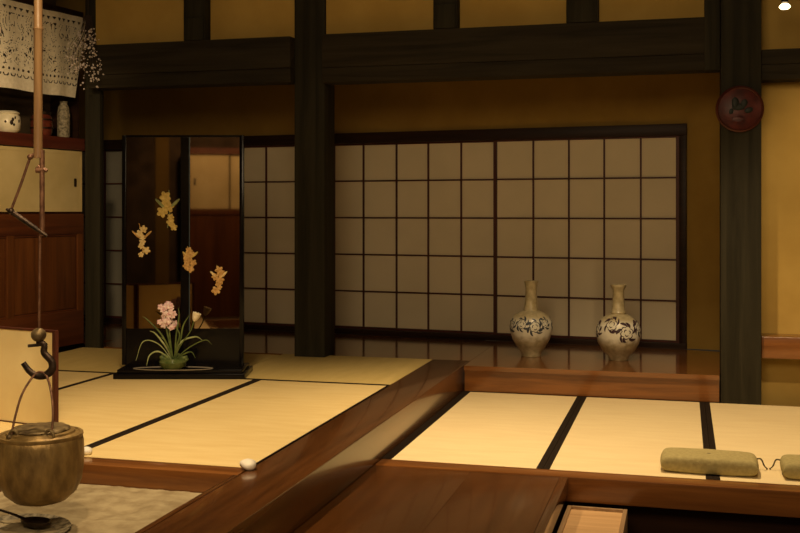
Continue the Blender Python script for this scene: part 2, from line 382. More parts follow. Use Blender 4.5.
for i, y in enumerate(ys):
    bx('stile', (-.021, .001, ly(y) - .075, ly(y), .29, .945), M['cab_z'], c, .003)
for a0, a1 in zip(ys[1:], ys[:-1]):
    bx('door_panel', (-.030, -.013, ly(a0) + .012, ly(a1) - .088, .31, .925), M['cab_z'], c, .006)
    bx('panel_bead', (-.021, -.008, ly(a0) + .001, ly(a1) - .076, .291, .306), M['cab_y'], c)
    bx('panel_bead', (-.021, -.008, ly(a0) + .001, ly(a1) - .076, .929, .944), M['cab_y'], c)
s = lempty('sliding_cupboard'); tag(s, 'cupboard with buff paper sliding doors above the wooden panels', 'cupboard')
bx('case', [(-.35, -.03, Y0, Y1, 1.12, 1.135), (-.35, -.30, Y0, Y1, 1.135, 1.655), (-.35, -.03, Y1 - .012, Y1, 1.135, 1.655)], M['cab_y'], s)
for i, (a0, a1, dx, pull) in enumerate(((6.95, 8.105, 0, 8.02), (5.0, 6.98, -.014, None))):
    d = bx('sliding_door', (-.020 + dx, -.008 + dx, ly(a0), ly(a1), 1.136, 1.655), M['door_paper'], s)
    bx('door_edge', [(-.021 + dx, -.005 + dx, ly(a1) - .012, ly(a1), 1.136, 1.655), (-.021 + dx, -.005 + dx, ly(a0), ly(a0) + .012, 1.136, 1.655),
                     (-.021 + dx, -.005 + dx, ly(a0), ly(a1), 1.625, 1.655)], M['door_paper'], d)
    if pull:
        bm = bmesh.new(); box(bm, -.010, .0, ly(pull) - .014, ly(pull) + .014, 1.35, 1.42, .006); obj('finger_pull', bm, M['iron'], d)
sh = tag(lempty('wall_shelf'), 'dark red wooden shelf holding cup and jars under the cut cloth', 'shelf')
bx('shelf_board', (-.35, .012, Y0, Y1, 1.662, 1.765), M['shelf'], sh, .004)
bx('end_panel', (-.35, -.05, Y1 - .02, Y1, 1.766, 2.80), M['sill'], sh)
bx('top_board', (-.35, .0, Y0, Y1, 2.805, 2.86), M['sill'], sh, .004)

def lpt(x, y, z=0):   # local point on the left wall line -> world
    v = Matrix.Rotation(LA, 4, 'Z') @ Vector((x, ly(y), z)); return (LW[0] + v.x, LW[1] + v.y, v.z)
# cup
o = empty('painted_cup', lpt(-.06, 7.30, 1.7655), .4); tag(o, 'white lidded ceramic pot with small painted marks on the dark shelf', 'ceramic pot')
bm = bmesh.new(); lathe(bm, [(0, 0), (.072, 0), (.094, .02), (.102, .07), (.096, .125), (.084, .14), (.086, .15), (0, .15)], 36); obj('body', bm, M['porcelain'], o, True)
bm = bmesh.new(); lathe(bm, [(0, .15), (.092, .15), (.094, .158), (.07, .172), (0, .178)], 36); obj('lid', bm, M['porcelain'], o, True)
for (a, z, r) in ((-.95, .10, .011), (-1.05, .075, .014), (-.85, .06, .009), (-.75, .115, .008), (-.35, .09, .010), (-1.5, .08, .009)):
    bm = bmesh.new(); q = Vector((math.cos(a), math.sin(a), 0)) * .1005; q.z = z
    bmesh.ops.create_icosphere(bm, subdivisions=2, radius=r, matrix=Matrix.Translation(q) @ Matrix.Rotation(a, 4, 'Z') @ Matrix.Diagonal((.2, 1, 1.4, 1)))
    obj('painted_mark', bm, M['iron'], o)
# red jar
o = empty('lidded_jar', lpt(-.10, 7.72, 1.7655)); tag(o, 'dark red-brown lidded jar on the shelf right of the hanging rod', 'jar')
bm = bmesh.new(); lathe(bm, [(0, 0), (.07, 0), (.085, .03), (.09, .09), (.082, .16), (.066, .18), (0, .18)], 32); obj('body', bm, M['red_jar'], o, True)
bm = bmesh.new(); lathe(bm, [(0, .18), (.074, .18), (.078, .2), (.03, .225), (.015, .23), (.022, .25), (0, .26)], 32); obj('lid', bm, M['iron'], o, True)
bm = bmesh.new()
for z in (.06, .13): lathe(bm, [(.086, z), (.094, z), (.094, z + .012), (.086, z + .012)], 32)
obj('dark_band', bm, M['iron'], o, True)
# mottled bottle
o = empty('stoneware_bottle', lpt(-.07, 7.95, 1.7655)); tag(o, 'mottled grey-tan stoneware vessel at the right end of the shelf', 'jar')
bm = bmesh.new(); lathe(bm, [(0, 0), (.045, 0), (.052, .02), (.054, .2), (.045, .26), (.03, .29), (.034, .31), (0, .31)], 28); obj('body', bm, M['mottled'], o, True)
o = empty('woven_basket', lpt(-.19, 6.93, 1.7655)); tag(o, 'dark green mossy basket behind the white pot on the shelf', 'basket')
bm = bmesh.new(); lathe(bm, [(0, 0), (.10, 0), (.13, .08), (.14, .22), (.13, .3), (.12, .3), (.125, .22), (.115, .05), (0, .03)], 40); obj('body', bm, M['moss'], o, True)
bm = bmesh.new()
for i in range(10): lathe(bm, [(.126 + .012 * math.sin(i * .35), .04 + .025 * i), (.14 + .012 * math.sin(i * .35), .05 + .025 * i), (.126 + .012 * math.sin(i * .35), .06 + .025 * i)], 40)
obj('woven_rim', bm, M['moss'], o, True)

# cut cloth hanging above the shelf
def hole(u, v, W, Hh):
    # u metres from the far edge, v metres from the top; motif holes like paper cutting
    if .045 < v < .072:
        p = (u % .062) / .062; return abs(p - .5) < .34 * (1 - (v - .045) / .027)
    if .10 < v < .30:
        w_ = .5 + .5 * math.sin(u * 66)
        return abs(noise.noise(Vector((u * 34 + .5 * math.sin(v * 30), v * 10, 1)))) < .055 and w_ > .12
    if .31 < v < .51:
        a = noise.noise(Vector((u * 26, v * 24, 4)))
        return abs(a) < .030 or a > .44
    if .525 < v < .549:
        p = (u % .055) / .055 - .5; return math.hypot(p * .055, v - .537) < .0115
    if .57 < v < .63:
        p = (u % .075) / .075 - .5; return abs(math.hypot(p * .075, (v - .57)) - .026) < .005
    return False
W, Hh = 1.5, .70
du = .0065; NU = int(W / du); NV = int(Hh / du)
bm = bmesh.new(); vg = {}
def gv(i, j):
    if (i, j) not in vg:
        u, v = i * du, j * du
        yy = ly(8.12) - u - (v / Hh) * .15 * max(0, 1 - u / .5)
        x = .03 + .006 * math.sin(u * 21 + v * 3) + .004 * math.sin(v * 9)
        vg[(i, j)] = bm.verts.new((x, yy, 2.80 - v + .004 * math.sin(u * 9)))
    return vg[(i, j)]
for i in range(NU):
    for j in range(NV):
        if not hole((i + .5) * du, (j + .5) * du, W, Hh): bm.faces.new((gv(i, j), gv(i + 1, j), gv(i + 1, j + 1), gv(i, j + 1)))
o = obj('cutwork_cloth', bm, M['lace'], None); o.location = LW; o.rotation_euler = (0, 0, LA)
tag(o, 'cream cut-work hanging cloth with rows of small holes above the shelf', 'cloth hanging')
bm = bmesh.new(); tube(bm, [(.028, ly(8.12) - 1.55, 2.806), (.028, ly(8.12) + .02, 2.806)], .0035, 8)
o2 = obj('hanging_rod', bm, M['twig'], None); o2.location = LW; o2.rotation_euler = (0, 0, LA); tag(o2, 'thin dark rod carrying the cut-work cloth', 'rod')

# blossom spray on the corner post
o = empty('blossom_branch', (-4.70, 7.68, 2.74)); tag(o, 'dark hanging twigs with tiny white blossoms beside the corner post', 'blossom branch')
bt = bmesh.new(); bb = bmesh.new()
for i in range(24):
    a = R.uniform(-.2, .2); L = R.uniform(.30, .62)
    ex = R.uniform(-.17, .13); p0 = Vector((R.uniform(-.03, .03), R.uniform(-.03, .03), 0))
    pts = smooth_path([p0, p0 + Vector((ex * .35, a * .2, -L * .35)), p0 + Vector((ex * .9, a * .4 - .04, -L * .7)), p0 + Vector((ex, a * .6 - .05, -L))], 5)
    if i == 0: tube(bt, [(0, 0, .68), (0, 0, -.02)], .003, 6)
    tube(bt, pts, [.0028 - .0016 * k / len(pts) for k in range(len(pts))], 5)
    for _ in range(11):
        q = pts[min(len(pts) - 1, int(len(pts) * R.uniform(.25, 1) ** .8))] + Vector((R.gauss(0, .013), R.gauss(0, .013), R.gauss(0, .014)))
        rr = R.choice([.005, .007, .010])
        bmesh.ops.create_icosphere(bb, subdivisions=1, radius=rr, matrix=Matrix.Translation(q) @ Matrix.Rotation(R.uniform(0, 3), 4, 'X'))
obj('twigs', bt, M['twig'], o); f_ = obj('blossoms', bb, M['blossom'], o); f_['kind'] = 'stuff'

# ------------------------------------------------------------------ low cream screen
o = empty('low_folding_screen', (-3.19, 4.91, 0.003), math.atan2(-.09, .41)); tag(o, 'low cream paper folding screen standing behind the bronze kettle', 'folding screen')
for (x1, x0, rz, px) in ((0, -.50, 0, 0), (0, -.62, .9, -.505)):
    pn = bx('paper_panel', (x0, x1 - .001, -.006, .006, .004, .50), M['screen_paper'], o)
    pn.location = (px, 0, 0); pn.rotation_euler = (0, 0, rz)
    fr2 = bx('panel_frame', [(x1 - .022, x1, -.012, .012, 0, .512), (x0, x0 + .012, -.012, .012, 0, .512), (x0 + .012, x1 - .022, -.012, .012, .500, .512), (x0 + .012, x1 - .022, -.010, .010, 0, .004)], M['lattice'], pn)

# ------------------------------------------------------------------ lacquer display stand
o = empty('lacquer_screen', (-3.385, 6.72, .001), YAW); tag(o, 'tall mirror-black lacquer screen on a base with gold flower ornaments', 'display screen')
bx('base', [(-.42, .475, -.20, .20, 0, .035), (-.40, .455, -.17, .17, .035, .06)], M['lacquer'], o, .005)
PY = .07
bx('lower_apron', (-.395, .40, PY - .013, PY + .012, .06, .315), M['lacquer'], o)
bx('left_panel', (-.395, -.014, PY - .012, PY + .012, .316, 1.66), M['mirror'], o)
bx('right_panel', (.052, .40, PY - .012, PY + .012, .316, 1.66), M['mirror'], o)
bx('centre_strip', (-.013, .051, PY - .013, PY + .012, .316, 1.66), M['lacquer'], o)
bx('centre_seam', (.046, .052, PY - .016, PY - .0125, .30, 1.66), M['seam'], o)
bx('side_frame', (-.425, -.396, PY - .02, PY + .02, .06, 1.675), M['lacquer'], o, .003)
bx('side_frame', (.401, .43, PY - .02, PY + .02, .06, 1.675), M['lacquer'], o, .003)
bx('top_frame', (-.395, .40, PY - .02, PY + .02, 1.661, 1.675), M['lacquer'], o)
def petal(bm, c, ang, L, Wd, tilt=0, thick=.25):
    mtx = Matrix.Translation(c) @ Matrix.Rotation(ang, 4, 'Y') @ Matrix.Translation((0, 0, L * .5)) @ Matrix.Rotation(tilt, 4, 'X') @ Matrix.Diagonal((Wd / 2, L * thick / 2, L / 2, 1))
    bmesh.ops.create_icosphere(bm, subdivisions=2, radius=1, matrix=mtx)
def flower(bm, c, r, n=5, rot=0):
    for k in range(n): petal(bm, c, rot + 2 * PI * k / n, r, r * .75)
def ornament(cx, cz, w_, h_, mm, m2, seed):
    rr = random.Random(seed); bm = bmesh.new(); bm2 = bmesh.new()
    n = 7
    for i in range(n):
        t = i / (n - 1)
        wx = w_ * .5 * (.35 + .65 * t)
        c0 = Vector((cx + rr.uniform(-wx, wx) * .75, PY - .024, cz + h_ * (.5 - t) * .85))
        flower(bm, c0, w_ * rr.uniform(.18, .30), 5, rr.uniform(0, 1))
    stem = smooth_path([(cx, PY - .02, cz - h_ * .45), (cx + w_ * .1, PY - .022, cz), (cx + w_ * rr.uniform(-.2, .3), PY - .02, cz + h_ * .62)], 5)
    tube(bm2, stem, .003, 6)
    for s_ in (-1, 1):
        petal(bm2, Vector((cx + w_ * .1 * s_, PY - .02, cz + h_ * .1)), s_ * .8, h_ * .4, w_ * .16)
    f = obj('flower_ornament', bm, mm, o, True); obj('stem', bm2, m2, f, True)
# screen-local x from the stand centre, height above tatami
ornament(-.105, 1.135, .15, .25, M['gold'], M['leaf_pale'], 1)
ornament(-.285, .925, .10, .21, M['palegold'], M['amber'], 2)
ornament(.055, .80, .11, .15, M['amber'], M['gold'], 3)
ornament(.255, .655, .115, .17, M['amber'], M['palegold'], 5)

# flower arrangement on the stand base
fo = empty('flower_arrangement', (-3.375, 6.585, .0615), YAW); tag(fo, 'pink and cream flowers with long green leaves in a small green bowl', 'flower arrangement')
bm = bmesh.new(); lathe(bm, [(0, 0), (.06, 0), (.085, .02), (.095, .05), (.085, .075), (.075, .075), (.08, .05), (.06, .02), (0, .015)], 32); obj('bowl', bm, M['glaze_green'], fo, True)
def leaf(pts, w_, m):
    bm = bmesh.new(); P = smooth_path(pts, 6); n = len(P)
    tube(bm, P, [max(.0012, w_ * math.sin(PI * (.12 + .88 * i / (n - 1))) ** .7) for i in range(n)], 6, .3)
    obj('leaf', bm, m, fo, True)
leaves = [((0, 0, .05), (-.10, 0, .17), (-.20, -.02, .19), (-.25, -.02, .06)), ((0, 0, .05), (-.07, 0, .22), (-.17, 0, .33), (-.21, 0, .36)),
          ((0, 0, .05), (.10, 0, .14), (.22, -.02, .20), (.27, -.02, .17)), ((0, 0, .05), (.05, 0, .18), (.15, 0, .22), (.2, -.01, .2)),
          ((0, 0, .05), (-.03, .0, .2), (-.06, .01, .34), (-.05, .01, .44)), ((.01, 0, .05), (.05, 0, .2), (.07, 0, .30), (.12, 0, .38)),
          ((0, 0, .05), (-.09, -.02, .12), (-.15, -.04, .1), (-.17, -.05, .03)), ((.01, 0, .05), (.02, 0, .22), (.04, 0, .36), (.035, 0, .42)),
          ((0, 0, .05), (.07, -.02, .10), (.13, -.03, .12), (.16, -.04, .08)), ((0, 0, .05), (-.05, 0, .15), (-.12, 0, .24), (-.16, 0, .26)),
          ((0, 0, .05), (.03, -.02, .16), (.05, -.03, .24), (.02, -.03, .30)), ((0, 0, .05), (-.02, -.02, .13), (-.05, -.03, .2), (-.08, -.03, .22))]
for i, l in enumerate(leaves): leaf(l, .0055 if i not in (0, 2) else .0035, M['leaf'] if i % 3 else M['leaf_pale'])
bm = bmesh.new()
for i in range(30):
    c0 = Vector((-.035 + R.gauss(0, .022), R.gauss(0, .018), .37 + R.uniform(-.09, .085)))
    flower(bm, c0, R.uniform(.018, .028), 5, R.uniform(0, 1))
obj('flower_head', bm, M['pink'], fo, True)['label'] = 'pink and white upright flower cluster'
bm = bmesh.new()
for k in range(9):
    a = 2 * PI * k / 9
    mtx = Matrix.Translation((.145, -.01, .325)) @ Matrix.Rotation(.35, 4, 'Y') @ Matrix.Rotation(a, 4, 'Z') @ Matrix.Rotation(.42, 4, 'Y') @ Matrix.Translation((0, 0, .035)) @ Matrix.Diagonal((.006, .018, .036, 1))
    bmesh.ops.create_icosphere(bm, subdivisions=2, radius=1, matrix=mtx)
obj('flower_head', bm, M['cream'], fo, True)['label'] = 'cream cup-shaped flower'
bm = bmesh.new()
tube(bm, smooth_path([(0, 0, .05), (.05, 0, .16), (.12, -.005, .26), (.145, -.01, .33)], 5), .004, 6)
tube(bm, smooth_path([(0, 0, .05), (-.02, 0, .2), (-.035, 0, .40)], 5), .005, 6)
obj('stem', bm, M['leaf'], fo, True)
bm = bmesh.new()
for i in range(14):
    a = R.uniform(0, 2 * PI); petal(bm, Vector((.05 * math.cos(a), .05 * math.sin(a), .05)), math.copysign(R.uniform(.4, 1.3), math.cos(a)), .06, .03)
obj('low_foliage', bm, M['leaf'], fo, True)
bm = bmesh.new(); lathe(bm, [(.262, 0), (.275, .002), (.275, .006), (.262, .005), (.262, 0)], 56)
for v in bm.verts: v.co.y *= .30
tr = obj('oval_ring_dish', bm, M['ringdish'], None, True); tr.location = (-3.375, 6.585, .0615); tr.rotation_euler = (0, 0, YAW)
bm_ = None
tag(tr, 'thin pale oval dish rim around the flower bowl', 'dish')

# ------------------------------------------------------------------ vases
def vase(loc, prof, seed, ink, label, peonies):
    o = empty('painted_vase', loc); tag(o, label, 'vase')
    bm = bmesh.new(); lathe(bm, prof, 56); nb = len(bm.faces)
    def rad(z):
        for (r0, z0), (r1, z1) in zip(prof[1:], prof[2:]):
            if z0 <= z <= z1 and z1 > z0: return r0 + (r1 - r0) * (z - z0) / (z1 - z0)
        return .1
    def stroke(pts, wd):
        # pts: (metres around, height); ribbon hugging the glaze
        prev = None; n = len(pts)
        for i, (x, z) in enumerate(pts):
            xa, za = pts[max(i - 1, 0)]; xb, zb = pts[min(i + 1, n - 1)]
            L = math.hypot(xb - xa, zb - za) or 1; nx_, nz_ = -(zb - za) / L, (xb - xa) / L
            h = wd * (.25 + .75 * math.sin(PI * i / (n - 1)))
            row = []
            for sg in (-1, 0, 1):
                X, Z = x + nx_ * h * sg, z + nz_ * h * sg
                Z = min(.338, max(.15, Z)); r = rad(Z) + .0016; an = X / .165
                row.append(bm.verts.new((r * math.cos(an), r * math.sin(an), Z)))
            if prev:
                for k in range(2): bm.faces.new((prev[k], prev[k + 1], row[k + 1], row[k]))
            prev = row
    face = math.atan2(-loc[1], -loc[0]) * .165; rr = random.Random(seed)
    for (px, pz, Rr) in peonies:
        px += face; k0 = rr.uniform(0, 1)
        for ring, cnt in ((.62, 6), (.28, 3)):
            for k in range(cnt):
                ph = k0 + 2 * PI * k / cnt; cx, cz = px + Rr * ring * math.cos(ph), pz + Rr * ring * math.sin(ph)
                q = Rr * (.42 if cnt == 6 else .25)
                stroke([(cx + q * math.cos(ph + t), cz + q * math.sin(ph + t)) for t in [-1.5 + 3.0 * i / 8 for i in range(9)]], Rr * .085)
        for k in range(7):
            ph = k0 + .4 + 2 * PI * k / 7 + rr.uniform(-.25, .25); a0, a1 = Rr * 1.02, Rr * rr.uniform(1.5, 1.9)
            stroke([(px + (a0 + (a1 - a0) * i / 6) * math.cos(ph + .12 * i), pz + (a0 + (a1 - a0) * i / 6) * math.sin(ph + .12 * i)) for i in range(7)], Rr * rr.uniform(.16, .30))
    b_ = obj('body', bm, vase_mat(seed, ink), o, True)
    im = noisy('vase ink %d' % seed, ink, tuple(c * 1.8 for c in ink), (30, 30, 30), .35); b_.data.materials.append(im)
    for p in b_.data.polygons:
        if p.index >= nb: p.material_index = 1
    return o
v1 = [(0, 0), (.075, 0), (.08, .012), (.082, .03), (.112, .075), (.145, .13), (.163, .19), (.168, .23), (.162, .275), (.135, .32), (.09, .348), (.062, .358), (.058, .37),
      (.055, .38), (.047, .45), (.044, .53), (.052, .575), (.056, .582), (.056, .592), (.045, .592), (.04, .55), (.042, .4), (0, .38)]
v2 = [(0, 0), (.072, 0), (.078, .01), (.08, .03), (.12, .07), (.155, .13), (.169, .19), (.167, .24), (.15, .29), (.115, .325), (.075, .345), (.056, .352), (.06, .365),
      (.052, .378), (.045, .45), (.043, .535), (.058, .56), (.061, .568), (.060, .578), (.046, .578), (.04, .54), (.042, .4), (0, .38)]
vase((-1.157, 8.30, .001), v1, 3, (.035, .04, .05), 'tall-necked painted ceramic vase with blue-grey flowers, left one of the pair', [(-.075, .265, .036), (.03, .245, .04), (.12, .27, .03), (-.19, .25, .035), (.26, .25, .036), (.42, .25, .036)])
vase((-.48, 8.26, .001), v2, 8, (.035, .018, .022), 'flared-lip painted ceramic vase with bold dark peonies, right one of the pair', [(-.055, .285, .044), (.065, .225, .048), (-.2, .24, .04), (.2, .26, .042), (.38, .25, .042)])

# ------------------------------------------------------------------ cushions
def cushion(loc, w_, d_, h_, label, sides=(-1, 1)):
    o = empty('floor_cushion', loc, -.02); tag(o, label, 'cushion', 'olive folded cushions on the pale tatami')
    bm = bmesh.new(); n = 30; top = {}; bot = {}
    def prof(t): return max(0, 1 - abs(t) ** 16) ** .5
    for i in range(n + 1):
        for j in range(n + 1):
            a = -1 + 2 * i / n; b_ = -1 + 2 * j / n
            a = math.copysign(1 - (1 - abs(a)) ** 1.8, a); b_ = math.copysign(1 - (1 - abs(b_)) ** 1.8, b_)
            hh = h_ * .5 * (prof(a) * prof(b_)) * (.93 + .07 * math.cos(a * 1.3) + .05 * noise.noise(Vector((a * 3, b_ * 2, loc[0]))))
            dip = .35 * h_ * math.exp(-((a * w_) ** 2 + (b_ * d_) ** 2) / .006)
            x = a * w_ / 2 * (1 - .03 * b_ * b_); y = b_ * d_ / 2 * (1 - .04 * a * a)
            top[i, j] = bm.verts.new((x, y, h_ * .5 + hh - dip * 0)); bot[i, j] = bm.verts.new((x, y, h_ * .5 - hh if hh > 0 else h_ * .5))
    for i in range(n):
        for j in range(n):
            bm.faces.new((top[i, j], top[i + 1, j], top[i + 1, j + 1], top[i, j + 1]))
            bm.faces.new((bot[i, j], bot[i, j + 1], bot[i + 1, j + 1], bot[i + 1, j]))
    bmesh.ops.remove_doubles(bm, verts=bm.verts, dist=.0004)
    obj('cushion_body', bm, M['olive'], o, True)
    bm = bmesh.new(); bmesh.ops.create_icosphere(bm, subdivisions=2, radius=.011, matrix=Matrix.Translation((0, 0, h_ * .955)) @ Matrix.Diagonal((1.5, 1, .5, 1)))
    obj('centre_tuft', bm, M['olive_dark'], o, True)
    for sx in sides:
        bm = bmesh.new()
        p0 = Vector((sx * w_ * .47, d_ * .30, h_ * .62))
        tube(bm, smooth_path([p0, p0 + Vector((sx * .03, .01, .0)), p0 + Vector((sx * .045, .0, -.03)), p0 + Vector((sx * .06, .01, -h_ * .62 + .004))], 4), [.004] * 9 + [.003] * 3 + [.006], 6)
        obj('corner_cord', bm, M['olive_dark'], o, True)
cushion((.128, 5.665, LOW + .002), .485, .25, .085, 'olive green folded floor cushion with a centre tuft, whole at the mat edge', (1,))
cushion((.725, 5.66, LOW + .002), .50, .25, .085, 'olive green folded floor cushion at right, cut off by the photo edge')

# ------------------------------------------------------------------ pale box in the pit
o = empty('wooden_box', (-.41, 4.88, -.62)); tag(o, 'pale wooden box with raised rim in the pit beside the floorboard', 'wooden box')
H1 = .30
bx('panel', (-.125, .125, -.40, .40, H1 - .03, H1 - .014), M['tray'], o)
bx('rim', [(-.146, -.125, -.42, .42, 0, H1), (.125, .146, -.42, .42, 0, H1), (-.125, .125, .40, .42, 0, H1), (-.125, .125, -.42, -.40, 0, H1)], M['tray_rim'], o, .003)

# ------------------------------------------------------------------ red disc
o = empty('round_wall_disc', (.376, 7.64, 1.845)); tag(o, 'round dark red disc with green-black centre hung on the right pillar', 'wall disc')
bm = bmesh.new(); lathe(bm, [(0, -.02), (.128, -.02), (.15, .0), (.153, .012), (.14, .02), (0, .013)], 48)
bmesh.ops.rotate(bm, verts=bm.verts, matrix=Matrix.Rotation(PI / 2, 3, 'X'), cent=(0, 0, 0)); obj('disc', bm, M['disc_red'], o, True)
bm = bmesh.new(); lathe(bm, [(.142, .0), (.158, .0), (.160, .016), (.148, .026), (.142, .02), (.142, .0)], 48)
bmesh.ops.rotate(bm, verts=bm.verts, matrix=Matrix.Rotation(PI / 2, 3, 'X'), cent=(0, 0, 0)); obj('rim', bm, M['lattice'], o, True)
bm = bmesh.new()
for (x, z, a, L, Wd) in ((-.025, .0, -.1, .085, .05), (.02, .01, .3, .06, .045), (-.01, -.01, .05, .05, .09), (.03, -.02, 1.2, .06, .04), (-.06, -.035, .2, .04, .03)):
    petal(bm, Vector((x, -.020, z)), a, L, Wd, 0, .12)
obj('painted_leaf', bm, M['disc_green'], o, True)
bm = bmesh.new(); petal(bm, Vector((-.01, -.021, -.10)), 0, .055, .085, 0, .12); obj('painted_flower', bm, M['disc_red'], o, True)

# ------------------------------------------------------------------ pot hanger, kettle and hearth pieces
KX, KY = -2.41, 3.60
s1 = .00388
def HZ(v): return 1.15 - (v - 210) * s1
def HX(u): return (u - 40.6) * s1
h = empty('pot_hanger', (KX, KY, 0), YAW); tag(h, 'old hearth pot hanger of bamboo rod, iron hook and lever', 'pot hanger')
bm = bmesh.new(); x = HX(38)
tube(bm, [(x, 0, HZ(158)), (x, 0, HZ(31)), (x, 0, HZ(29)), (x, 0, HZ(27)), (x, 0, 3.40)], [.017, .0165, .021, .0165, .0165], 14)
obj('bamboo_rod', bm, M['bamboo'], h, True)
bm = bmesh.new()
tube(bm, [(HX(42), 0, HZ(150)), (HX(42), 0, HZ(236))], .010, 12); tube(bm, [(HX(36), 0, HZ(170)), (HX(43), 0, HZ(170))], .012, 10)
tube(bm, [(HX(38), 0, HZ(166)), (HX(47), 0, HZ(171))], .008, 8)
obj('iron_sleeve', bm, M['rust_iron'], h, True)
bm = bmesh.new(); tube(bm, [(HX(40), 0, HZ(234)), (HX(39), 0, HZ(329))], .0055, 10); obj('iron_rod', bm, M['rust_iron'], h, True)
bm = bmesh.new(); tube(bm, [(HX(31), -.01, HZ(157)), (HX(22), -.012, HZ(184)), (HX(11.5), -.01, HZ(211))], .0055, 8)
bmesh.ops.create_icosphere(bm, subdivisions=2, radius=.012, matrix=Matrix.Translation((HX(31), -.01, HZ(157))))
tube(bm, [(HX(31), -.01, HZ(157)), (HX(38), 0, HZ(151))], .006, 8)
obj('link_bar', bm, M['rust_iron'], h, True)
bm = bmesh.new(); tube(bm, [(HX(7), -.01, HZ(209)), (HX(14), -.012, HZ(213)), (HX(30), -.012, HZ(224)), (HX(48), -.012, HZ(236))], [.005, .010, .010, .006], 10, .6)
bmesh.ops.create_icosphere(bm, subdivisions=2, radius=.013, matrix=Matrix.Translation((HX(12), -.012, HZ(211))))
obj('lever_bar', bm, M['iron'], h, True)
bm = bmesh.new(); bmesh.ops.create_uvsphere(bm, u_segments=24, v_segments=16, radius=.029, matrix=Matrix.Translation((HX(38.5), 0, HZ(335))) @ Matrix.Diagonal((1, 1, .95, 1)))
obj('iron_ball', bm, M['bronze_dark'], h, True)
bm = bmesh.new()
P = smooth_path([(HX(37), 0, HZ(341)), (HX(44), 0, HZ(345)), (HX(44), 0, HZ(353)), (HX(51), 0, HZ(361)), (HX(52), 0, HZ(369)), (HX(46), 0, HZ(375)), (HX(37), 0, HZ(376)), (HX(29), 0, HZ(371)), (HX(23), 0, HZ(363))], 5)
n = len(P); tube(bm, P, [.011 + .004 * math.sin(PI * i / n) for i in range(n)], 10, .6)
tube(bm, [(HX(28), 0, HZ(346)), (HX(47), 0, HZ(344.5))], .006, 8)
obj('iron_hook', bm, M['iron'], h, True)

k = empty('bronze_kettle', (KX, KY, .0), YAW); k.scale = (.97, .97, 1); tag(k, 'squat brown bronze kettle hanging over the ash hearth', 'kettle')
bm = bmesh.new()
lathe(bm, [(0, .012), (.055, .013), (.10, .026), (.138, .058), (.158, .10), (.166, .15), (.168, .20), (.166, .25), (.161, .272), (.150, .281), (.134, .286), (.131, .294), (.120, .296), (0, .296)], 64)
obj('body', bm, M['bronze'], k, True)
bm = bmesh.new(); lathe(bm, [(.161, .268), (.1645, .276), (.1635, .283), (.157, .2835), (.152, .281)], 64); obj('shoulder_band', bm, M['bronze'], k, True)
bm = bmesh.new(); lathe(bm, [(0, .296), (.108, .296), (.113, .300), (.108, .306), (.07, .310), (.02, .314), (0, .315)], 48)
for v in bm.verts: v.co += Vector((noise.noise(v.co * 40), noise.noise(v.co * 40 + Vector((5, 0, 0))), noise.noise(v.co * 40 + Vector((0, 9, 0))))) * .004
ld = obj('lid', bm, M['bronze_dark'], k, True)
for u in (22, 58):
    bm = bmesh.new(); a = []
    for i in range(13):
        t = PI * i / 12; a.append((HX(u) + .017 * math.cos(t), -.10, .288 + .026 * math.sin(t)))
    tube(bm, a, .006, 8); bmesh.ops.create_icosphere(bm, subdivisions=2, radius=.013, matrix=Matrix.Translation((HX(u) - .015, -.102, .288)))
    obj('lug', bm, M['bronze_dark'], k, True)
bm = bmesh.new()
P = smooth_path([(HX(20), -.10, .300), (HX(22), -.08, HZ(412)), (HX(26), -.05, HZ(392)), (HX(33), -.01, HZ(377)), (HX(40), .0, HZ(372)), (HX(48), -.01, HZ(377)), (HX(56), -.05, HZ(393)), (HX(60), -.08, HZ(412)), (HX(60), -.10, .300)], 6)
tube(bm, P, .0048, 8); obj('handle', bm, M['rust_iron'], k, True)

# iron ladle/shovel in the ash, ring below kettle
lx = empty('ash_scoop', (-2.43, 3.60, -.082), YAW); tag(lx, 'black iron scoop lying in the ash in front of the kettle', 'ash scoop')
bm = bmesh.new()
lathe(bm, [(0, .004), (.05, .006), (.066, .016), (.07, .026), (.066, .026), (.05, .012), (0, .009)], 32)
for v in bm.verts: v.co.y *= .62
bmesh.ops.rotate(bm, verts=bm.verts, matrix=Matrix.Rotation(-.45, 3, 'Z'), cent=(0, 0, 0)); obj('scoop_bowl', bm, M['iron'], lx, True)
bm = bmesh.new(); tube(bm, [(-.055, .03, .022), (-.12, .06, .035), (-.22, .10, .05)], [.006, .005, .006], 8); obj('handle', bm, M['iron'], lx, True)
g_ = empty('ash_dish', (-2.48, 3.52, -.095), 0); tag(g_, 'shallow round clay dish half sunk in the ash under the scoop', 'dish')
bm = bmesh.new(); lathe(bm, [(0, .0), (.15, .0), (.20, .012), (.215, .022), (.208, .024), (.19, .016), (.15, .008), (0, .006)], 56); obj('dish_body', bm, M['mottled'], g_, True)
# small white stones on the hearth frame corners
for (x, y, r, lab) in ((-1.86, 4.345, .037, 'small round white stone where hearth frame meets the timber kerb'), (-2.715, 4.42, .028, 'small white stone beside the kettle at the black mat border')):
    bm = bmesh.new(); bmesh.ops.create_icosphere(bm, subdivisions=3, radius=r, matrix=Matrix.Diagonal((1.08, .9, .66, 1)))
    for v in bm.verts: v.co *= 1 + .22 * noise.noise(v.co * 38)
    o = obj('white_stone', bm, M['white'], None, True); o.location = (x, y, r * .62); tag(o, lab, 'stone')

